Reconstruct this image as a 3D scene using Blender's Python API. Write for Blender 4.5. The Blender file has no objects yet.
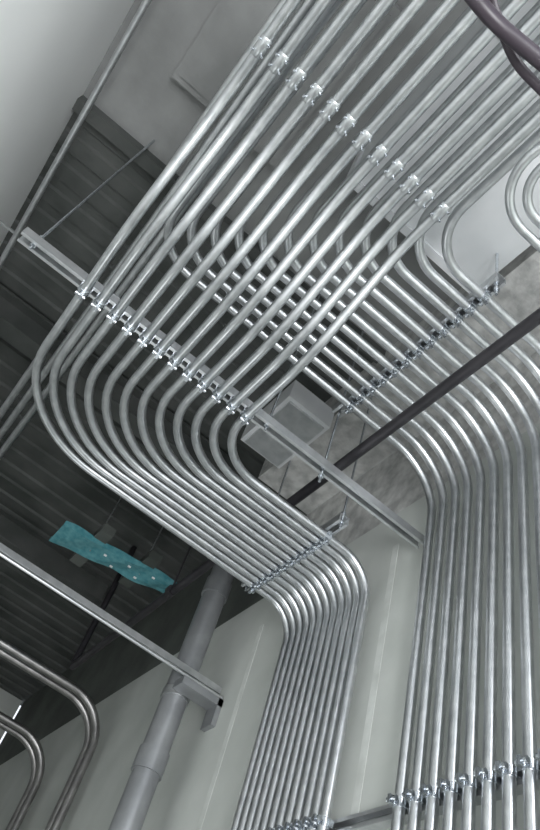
import bpy, math, random
from mathutils import Vector, Matrix
random.seed(4)
H0=1.6   # eye height; heights below are given above eye level via P()
def P(x,y,h): return Vector((x,y,h+H0))

# ------------------------------------------------------------------ materials
def mat(name, col, metallic=0.0, rough=0.5, noise=None, bump=0.0, bscale=40, col2=None, rvar=0.0, det=6, stretch=(1,1,1)):
    m=bpy.data.materials.new(name); m.use_nodes=True
    nt=m.node_tree; b=nt.nodes['Principled BSDF']
    b.inputs['Base Color'].default_value=(*col,1); b.inputs['Metallic'].default_value=metallic
    b.inputs['Roughness'].default_value=rough
    tc=nt.nodes.new('ShaderNodeTexCoord'); mp=nt.nodes.new('ShaderNodeMapping')
    mp.inputs['Scale'].default_value=stretch
    nt.links.new(tc.outputs['Object'],mp.inputs[0])
    if noise:
        n=nt.nodes.new('ShaderNodeTexNoise'); n.inputs['Scale'].default_value=noise; n.inputs['Detail'].default_value=det
        nt.links.new(mp.outputs[0],n.inputs['Vector'])
        r=nt.nodes.new('ShaderNodeValToRGB'); r.color_ramp.elements[0].position=.35; r.color_ramp.elements[1].position=.65
        r.color_ramp.elements[0].color=(*col,1); r.color_ramp.elements[1].color=(*(col2 or col),1)
        nt.links.new(n.outputs['Fac'],r.inputs[0]); nt.links.new(r.outputs[0],b.inputs['Base Color'])
        if rvar:
            mr=nt.nodes.new('ShaderNodeMapRange'); mr.inputs[3].default_value=rough-rvar; mr.inputs[4].default_value=rough+rvar
            nt.links.new(n.outputs['Fac'],mr.inputs[0]); nt.links.new(mr.outputs[0],b.inputs['Roughness'])
    if bump:
        n2=nt.nodes.new('ShaderNodeTexNoise'); n2.inputs['Scale'].default_value=bscale; n2.inputs['Detail'].default_value=8
        nt.links.new(mp.outputs[0],n2.inputs['Vector'])
        bp=nt.nodes.new('ShaderNodeBump'); bp.inputs['Strength'].default_value=bump; bp.inputs['Distance'].default_value=.01
        nt.links.new(n2.outputs['Fac'],bp.inputs['Height']); nt.links.new(bp.outputs[0],b.inputs['Normal'])
    return m
M_EMT=mat('galvanized_emt',(.54,.56,.575),1.0,.34,noise=25,col2=(.66,.675,.685),rvar=.04,bump=.02,bscale=60)
M_CL=mat('zinc_strap',(.68,.72,.76),1.0,.27,noise=60,col2=(.52,.55,.59))
M_STRUT=mat('strut_galv',(.52,.54,.55),.9,.38,noise=20,col2=(.64,.65,.66))
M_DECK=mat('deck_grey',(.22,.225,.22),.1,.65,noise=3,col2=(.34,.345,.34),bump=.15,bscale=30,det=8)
M_DECKD=mat('deck_far_shaded',(.05,.056,.052),.1,.7,noise=3,col2=(.10,.105,.10),bump=.2,bscale=30)  # deck colour darkened to carry the light falloff at the far end
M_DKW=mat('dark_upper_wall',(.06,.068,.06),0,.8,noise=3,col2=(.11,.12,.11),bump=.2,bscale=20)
M_WHITE=mat('white_paint',(.88,.89,.88),0,.6,noise=2,col2=(.90,.91,.90))
M_DRY=mat('drywall_grey',(.48,.505,.475),0,.7,noise=2.2,col2=(.60,.62,.59),bump=.05,bscale=12,det=9)
M_TAPE=mat('joint_compound',(.70,.72,.69),0,.7,noise=9,col2=(.54,.56,.53))
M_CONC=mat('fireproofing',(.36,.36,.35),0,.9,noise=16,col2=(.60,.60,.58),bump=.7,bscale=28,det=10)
M_BLACK=mat('black_iron',(.018,.017,.02),.3,.45,noise=12,col2=(.03,.028,.032))
M_DUCT=mat('duct_sheet',(.64,.66,.67),.25,.5,noise=5,col2=(.72,.73,.74))
M_TEAL=mat('teal_wrap',(.05,.24,.28),0,.35,noise=30,col2=(.13,.36,.40),bump=.2,bscale=10)
M_PIPE=mat('grey_pipe',(.26,.27,.28),.5,.42,noise=8,col2=(.34,.35,.36))
M_DK=mat('shaded_conduit',(.26,.255,.25),.9,.36,noise=12,col2=(.38,.37,.36))  # conduit steel with the shadow of the far corner put into its colour
M_FLOOR=mat('concrete_floor',(.45,.45,.44),0,.7,noise=2,col2=(.55,.55,.53))
M_CABLE=mat('purple_black_cable',(.03,.022,.03),0,.4)

# ------------------------------------------------------------------ mesh builder
class MB:
    def __init__(s): s.v=[];s.f=[];s.m=[];s.sm=[];s.mats=[]
    def mi(s,m):
        if m not in s.mats: s.mats.append(m)
        return s.mats.index(m)
    def add(s,vs,fs,m,smooth=False):
        o=len(s.v); s.v+= [tuple(v) for v in vs]; k=s.mi(m)
        for f in fs: s.f.append([o+i for i in f]); s.m.append(k); s.sm.append(smooth)
    def box(s,c,ax,half,m):
        c=Vector(c); ax=[Vector(a) for a in ax]; vs=[]
        for i in (-1,1):
            for j in (-1,1):
                for k in (-1,1): vs.append(c+ax[0]*half[0]*i+ax[1]*half[1]*j+ax[2]*half[2]*k)
        s.add(vs,[(0,1,3,2),(4,6,7,5),(0,4,5,1),(2,3,7,6),(0,2,6,4),(1,5,7,3)],m)
    def abox(s,x0,x1,y0,y1,z0,z1,m):
        s.box(((x0+x1)/2,(y0+y1)/2,(z0+z1)/2),((1,0,0),(0,1,0),(0,0,1)),((x1-x0)/2,(y1-y0)/2,(z1-z0)/2),m)
    def tube(s,path,r,m,n=14,caps=True):
        path=[Vector(p) for p in path]; N=len(path); rings=[]
        t0=(path[1]-path[0]).normalized(); u=t0.orthogonal().normalized(); prev=t0
        for i in range(N):
            if i==0:t=t0
            elif i==N-1:t=(path[-1]-path[-2]).normalized()
            else:t=((path[i+1]-path[i]).normalized()+(path[i]-path[i-1]).normalized()).normalized()
            q=prev.rotation_difference(t); u=q@u; u=(u-t*u.dot(t)).normalized(); w=t.cross(u); prev=t
            rr=r[i] if isinstance(r,(list,tuple)) else r
            rings.append([path[i]+(u*math.cos(2*math.pi*k/n)+w*math.sin(2*math.pi*k/n))*rr for k in range(n)])
        vs=[v for R in rings for v in R]; fs=[]
        for i in range(N-1):
            for k in range(n):
                a=i*n+k;b=i*n+(k+1)%n; fs.append((a,b,b+n,a+n))
        s.add(vs,fs,m,True)
        if caps:
            s.add(rings[0],[tuple(range(n))[::-1]],m); s.add(rings[-1],[tuple(range(n))],m)
    def build(s,name):
        me=bpy.data.meshes.new(name); me.from_pydata(s.v,[],s.f)
        for m in s.mats: me.materials.append(m)
        me.polygons.foreach_set('material_index',s.m); me.polygons.foreach_set('use_smooth',s.sm)
        me.update(); o=bpy.data.objects.new(name,me); bpy.context.scene.collection.objects.link(o); return o

def fillet(pts,rad,seg=10):
    pts=[Vector(p) for p in pts]; out=[pts[0]]
    for i in range(1,len(pts)-1):
        a=(pts[i-1]-pts[i]).normalized(); b=(pts[i+1]-pts[i]).normalized(); R=rad[i-1]
        ang=a.angle(b); t=R/math.tan(ang/2); c=pts[i]+(a+b).normalized()*(R/math.sin(ang/2))
        s=pts[i]+a*t; e=pts[i]+b*t; vs=s-c; ve=e-c; tot=vs.angle(ve); axis=vs.cross(ve).normalized()
        for k in range(seg+1): out.append(c+Matrix.Rotation(tot*k/seg,3,axis)@vs)
    out.append(pts[-1]); return out

RP=.0165
def clamp(mb,c,pd,nd,r=RP):
    """strap round a conduit: c centre, pd pipe direction, nd direction to strut"""
    c=Vector(c);pd=Vector(pd).normalized();nd=Vector(nd).normalized();sd=pd.cross(nd)
    mb.tube([c-pd*.013,c+pd*.013],r*1.16,M_CL,n=14)
    mb.box(c-nd*(r+.010),(pd,sd,nd),(.011,.0025,.012),M_CL)
    mb.box(c-nd*(r+.010)+sd*.006,(pd,sd,nd),(.011,.0025,.012),M_CL)
    b=c-nd*(r+.013)
    mb.tube([b-sd*.014,b+sd*.018],.0042,M_CL,n=8)
    mb.tube([b-sd*.018,b-sd*.011],.0085,M_CL,n=6)
    mb.tube([b+sd*.010,b+sd*.016],.0075,M_CL,n=6)
    for q in (-1,1): mb.box(c+nd*(r*.6)+sd*q*(r*1.2),(pd,sd,nd),(.011,.002,r*.55),M_CL)
def strut(mb,a,b,open_dir,m=M_STRUT,w=.0205,d=.036):
    """C channel from a to b; open side toward open_dir; a,b lie on the centre of the open face"""
    a=Vector(a);b=Vector(b);L=(b-a);t=L.normalized();o=Vector(open_dir).normalized();s=t.cross(o);c=(a+b)/2;hl=L.length/2
    mb.box(c-o*d,(t,s,o),(hl,w,.0015),m)
    for q in (-1,1):
        mb.box(c-o*d/2+s*q*w,(t,s,o),(hl,.0015,d/2),m)
        mb.box(c+s*q*(w-.005)-o*.001,(t,s,o),(hl,.005,.0015),m)
    n=int(L.length/.05)
    for i in range(n):
        mb.box(a+t*(.025+i*.05)-o*(d+.0003),(t,s,o),(.014,.006,.0016),M_BLACK)
def rod(mb,x,y,h0,h1,r=.005):
    mb.tube([P(x,y,h0),P(x,y,h1)],r,M_CL,n=8)
    for h in (h0+.03,h0+.075): mb.tube([P(x,y,h-.005),P(x,y,h+.005)],.011,M_CL,n=6)

NB=12
# ------------------------------------------------------------------ bundle A (near, lower layer)
HA=1.90; XW=1.32
def ax(i): return -.168+.0622*i
def ay(i): return 2.325-.0446*i
A=MB()
for i in range(NB):
    x=ax(i);y=ay(i); R=.42-.019*i
    pts=[P(x,-2.4,2.12),P(x,.86,2.12),P(x,1.26,HA),P(x,y,HA),P(XW,y,HA),(XW,y,.02)]
    A.tube(fillet(pts,[.5,.5,R,.15],seg=14),RP,M_EMT)
for i in range(NB):   # couplings with set screws
    x=ax(i)
    c=P(x,.70,2.12)
    A.tube([c-Vector((0,.030,0)),c-Vector((0,.026,0)),c+Vector((0,.026,0)),c+Vector((0,.030,0))],[RP,RP*1.16,RP*1.16,RP],M_EMT)
    for q in (-.017,.017):
        for s in (-.75,.75):
            A.tube([c+Vector((s*RP,q,-RP*.75)),c+Vector((s*RP*1.4,q,-RP*1.2))],.004,M_CL,n=6)
A.build('conduit_bundle')
# ------------------------------------------------------------------ bundle B (upper layer)
HB=2.25
def bx(i): return -.10+.0625*i
def by(i): return 1.528-.0614*i
XB=1.33
B=MB()
for i in range(NB):
    pts=[P(bx(i),-2.4,HB),P(bx(i),by(i),HB),P(XB,by(i),HB),(XB,by(i),.02)]
    B.tube(fillet(pts,[.17,.23]),RP,M_EMT)
B.build('conduit_bundle')
# straight conduits carrying on toward the far end
C=MB()
for k,x in enumerate((-.20,-.145,-.09)):
    C.tube([P(x,-2.4,2.32),P(x,6.9,2.32)],RP,M_EMT)
C.build('straight_conduit_run')

# ------------------------------------------------------------------ struts with clamps
S=MB(); strut(S,P(-.43,1.60,HA+RP+.003),P(1.36,1.60,HA+RP+.003),(0,0,-1))
for i in range(NB): clamp(S,P(ax(i),1.60,HA),(0,1,0),(0,0,1))
rod(S,-.38,1.6,HA,2.99); rod(S,.60,1.6,HA,2.99)
S.build('strut_trapeze')
S=MB(); strut(S,P(1.09,1.74,HA+RP+.003),P(1.09,2.40,HA+RP+.003),(0,0,-1))
for i in range(NB): clamp(S,P(1.09,ay(i),HA),(1,0,0),(0,0,1),r=RP*.9)
rod(S,1.09,2.385,HA,2.76); rod(S,1.09,1.755,HA,2.76)
S.build('strut_trapeze')
S=MB(); strut(S,P(.865,.78,HB+RP+.003),P(.865,1.62,HB+RP+.003),(0,0,-1))
for i in range(NB): clamp(S,P(.865,by(i),HB),(1,0,0),(0,0,1))
rod(S,.865,1.60,1.86,2.99); rod(S,.865,.80,HB-.05,2.5)
S.build('strut_trapeze')
# wall strut
S=MB(); zz=.93; xo=XB+RP+.002
strut(S,P(xo,.75,zz),P(xo,2.45,zz),(-1,0,0))
for i in range(NB): clamp(S,P(XB,by(i),zz),(0,0,1),(1,0,0))
for i in range(NB): clamp(S,P(XW,ay(i),zz),(0,0,1),(1,0,0))
S.build('wall_strut_rail')

# ------------------------------------------------------------------ black iron pipe
K=MB(); K.tube([P(.944,-.5,2.05),P(.962,4.05,2.05)],.021,M_BLACK,n=12)
for yy in (2.9,): K.tube([P(.95,yy,2.05),P(.95,yy,2.99)],.006,M_BLACK,n=8); K.tube([P(.95,yy-.015,2.05),P(.95,yy+.015,2.05)],.027,M_BLACK)
K.tube(fillet([P(.962,4.0,2.05),P(.962,4.06,2.05),P(.962,4.06,2.99)],[.04]),.021,M_BLACK)
K.build('black_iron_pipe')
# ------------------------------------------------------------------ lower strut, grey riser
G=MB(); G.tube([(1.22,3.02,0),P(1.22,3.02,2.99)],.062,M_PIPE,n=28)
for h in (1.35,2.3): G.tube([P(1.22,3.02,h-.05),P(1.22,3.02,h+.05)],.070,M_PIPE,n=28)
G.build('riser_pipe')
S=MB()
strut(S,P(.0,2.93,1.74),P(1.38,2.93,1.74),(0,0,-1),w=.018,d=.03)
S.tube([P(0,2.87,1.70),P(1.38,2.87,1.70)],.008,M_STRUT,n=8)
S.abox(1.16,1.385,2.86,2.95,H0+1.655,H0+1.69,M_PIPE)
S.abox(1.36,1.385,2.86,2.95,H0+1.56,H0+1.69,M_PIPE)
S.tube([P(1.22,3.02,1.65),P(1.22,3.02,1.69)],.068,M_STRUT,n=28)
S.build('strut_support')
# ------------------------------------------------------------------ far left conduits, shadow darkened into their colour
D=MB()
for y,h in ((4.16,2.0),(4.25,2.0),(4.9,1.95),(5.0,1.95)):
    D.tube(fillet([P(-.5,y,h),P(1.31,y,h),(1.31,y,.02)],[.25]),.024,M_DK)
D.build('shaded_conduit_group')
# ------------------------------------------------------------------ duct, boxes
D=MB(); D.abox(.30,.92,.10,.97,H0+2.5,H0+2.9,M_DUCT)
D.abox(.29,.93,.30,.33,H0+2.49,H0+2.91,M_DUCT); D.abox(.29,.93,.94,.972,H0+2.49,H0+2.91,M_DUCT)
for xx in (.34,.88): D.tube([P(xx,.5,2.88),P(xx,.5,3.0)],.006,M_STRUT,n=8)
D.build('air_duct')
D=MB(); D.abox(.78,1.03,1.95,2.35,H0+2.62,H0+2.75,M_DUCT); D.abox(.80,1.01,1.97,2.33,H0+2.605,H0+2.62,M_STRUT)
D.build('ceiling_pull_box')
# U bends
D=MB()
for r in (.10,.145):
    yc=.40
    D.tube(fillet([P(1.38,yc-r,2.0),P(.59+(.10-r),yc-r,2.0),P(.59+(.10-r),yc+r,2.0),P(1.38,yc+r,2.0)],[r*.98,r*.98]),RP*.8,M_EMT)
D.build('u_bend_conduit')
# cable
D=MB()
D.tube(fillet([P(-.5,.17,1.78),P(.02,.20,1.74),P(.20,.21,1.68),P(.33,.20,1.70),P(.7,.16,1.72),P(1.38,.16,1.74)],[.3,.2,.2,.3]),.017,M_CABLE)
D.tube(fillet([P(.05,-.3,1.74),P(.14,.18,1.72),P(.30,.24,1.73),P(1.38,.24,1.76)],[.1,.2]),.011,M_CABLE)
D.build('black_cable')
# teal bracket: folded plate with flanges, fixings, cross pieces and hanger rods
D=MB(); nx,ny=30,6; vs=[];fs=[]
for i in range(nx+1):
    for j in range(ny+1):
        u=i/nx;v=j/ny
        x=.42+.74*u; w=(.30-.10*u+.02*math.sin(u*11)); y=3.70-.16*u+(v-.5)*w
        h=2.50+.006*math.sin(u*17+v*6)
        if j==0 or j==ny: h+=.035
        if j==0: y+=w/ny*.9
        if j==ny: y-=w/ny*.9
        vs.append(P(x,y,h))
for i in range(nx):
    for j in range(ny):
        a=i*(ny+1)+j; fs.append((a,a+1,a+ny+2,a+ny+1))
D.add(vs,fs,M_TEAL)
for k in range(5): D.box(P(.72+.075*k,3.64-.02*k+(.04 if k%2 else -.04),2.492),((1,0,0),(0,1,0),(0,0,1)),(.009,.005,.004),M_WHITE)
D.abox(.60,.68,3.46,3.90,H0+2.525,H0+2.58,M_DKW); D.abox(.91,.99,3.42,3.80,H0+2.525,H0+2.58,M_DKW)
D.tube([P(.64,3.66,2.5),P(.64,3.66,2.99)],.004,M_STRUT,n=6); D.tube([P(.95,3.58,2.5),P(.95,3.58,2.99)],.004,M_STRUT,n=6)
D.build('teal_hanging_bracket')
# wall edge conduit
D=MB(); D.tube([P(-.60,-2.4,2.62),P(-.60,6.9,2.62)],.013,M_STRUT)
for yy in (.35,2.2,3.9): D.box(P(-.665,yy,2.636),((1,0,0),(0,1,0),(0,0,1)),(.066,.006,.004),M_STRUT)
D.build('edge_conduit')

# ------------------------------------------------------------------ room shell
def shell(name,*a):
    m=MB(); m.abox(*a); return m.build(name)
shell('floor',-.85,1.6,-2.5,7.1,-.1,0,M_FLOOR)
shell('wall_left',-.85,-.728,-2.5,7.1,0,H0+3.0,M_WHITE)
m=MB(); m.abox(1.385,1.55,-2.5,7.1,0,H0+2.25,M_DRY)
for y0 in (1.765,2.70,.45): m.abox(1.3835,1.386,y0,y0+.035,0,H0+2.05,M_TAPE)
m.build('wall_right')
shell('wall_far',-.728,1.385,7.0,7.1,0,H0+3.0,M_DRY)
shell('fireproofed_beam',1.05,1.40,-2.5,2.62,H0+2.76,H0+3.0,M_CONC)
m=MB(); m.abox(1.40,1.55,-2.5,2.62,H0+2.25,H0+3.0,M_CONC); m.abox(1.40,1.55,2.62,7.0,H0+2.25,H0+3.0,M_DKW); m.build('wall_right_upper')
# ceiling: smooth panelled near bay, dropped grey duct-like soffit, ribbed deck beyond with falloff in its colour
D=MB()
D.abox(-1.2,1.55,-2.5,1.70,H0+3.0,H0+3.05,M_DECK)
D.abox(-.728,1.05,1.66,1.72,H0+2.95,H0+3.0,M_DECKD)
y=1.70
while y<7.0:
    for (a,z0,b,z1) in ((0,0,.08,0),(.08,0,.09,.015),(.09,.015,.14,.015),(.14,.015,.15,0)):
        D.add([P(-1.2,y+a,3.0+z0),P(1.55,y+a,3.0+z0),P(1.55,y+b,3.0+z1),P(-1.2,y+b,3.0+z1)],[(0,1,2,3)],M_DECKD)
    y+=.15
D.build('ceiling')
D=MB(); D.abox(-.45,.10,.55,1.30,H0+2.93,H0+2.985,M_DECK); D.abox(-.42,.07,.58,1.27,H0+2.92,H0+2.93,M_DECK); D.build('ceiling_access_panel')
for yy in (2.9,4.6):
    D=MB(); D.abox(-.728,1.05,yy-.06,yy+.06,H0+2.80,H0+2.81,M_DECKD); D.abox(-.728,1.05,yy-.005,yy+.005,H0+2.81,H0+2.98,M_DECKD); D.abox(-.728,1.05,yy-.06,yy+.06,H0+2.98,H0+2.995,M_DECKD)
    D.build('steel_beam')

# ------------------------------------------------------------------ lights
def area(name,loc,tgt,sx,sy,e,col=(1,1,1)):
    l=bpy.data.lights.new(name,'AREA'); l.shape='RECTANGLE'; l.size=sx;l.size_y=sy;l.energy=e;l.color=col
    o=bpy.data.objects.new(name,l); o.location=loc
    o.rotation_euler=(Vector(tgt)-Vector(loc)).to_track_quat('-Z','Y').to_euler(); bpy.context.scene.collection.objects.link(o)
area('work_light',(.0,-1.2,1.5),(.3,1.8,3.4),.6,1.1,66,(.98,.99,1))
area('overhead_fill',(.9,-.8,3.0),(.9,1.5,1.5),.25,1.2,24,(.95,.98,1))  # added fill light, unseen behind the camera and well below the ceiling
area('far_fill',(.3,3.0,.9),(1.0,2.4,3.0),.5,.9,10,(.95,1,1))  # added upward fill for the far bends, no fitting modelled
w=bpy.data.worlds.new('w'); bpy.context.scene.world=w; w.use_nodes=True
w.node_tree.nodes['Background'].inputs[0].default_value=(.86,.91,1,1); w.node_tree.nodes['Background'].inputs[1].default_value=1.4

# ------------------------------------------------------------------ camera
cam=bpy.data.cameras.new('camera'); co=bpy.data.objects.new('camera',cam); bpy.context.scene.collection.objects.link(co)
R=Matrix(((.7679,-.5987,-.2277),(-.5914,-.5261,-.611),(.2459,.604,-.7581)))
# columns of R are camera axes in world space
q=R.to_quaternion(); q.normalize()
co.matrix_world=Matrix.Translation((0,0,H0))@q.to_matrix().to_4x4()
cam.sensor_fit='AUTO'; cam.sensor_width=36; cam.lens=727.5*36/830; cam.clip_start=.02
bpy.context.scene.camera=co
bpy.context.scene.view_settings.view_transform='Standard'
bpy.context.scene.view_settings.gamma=1.05
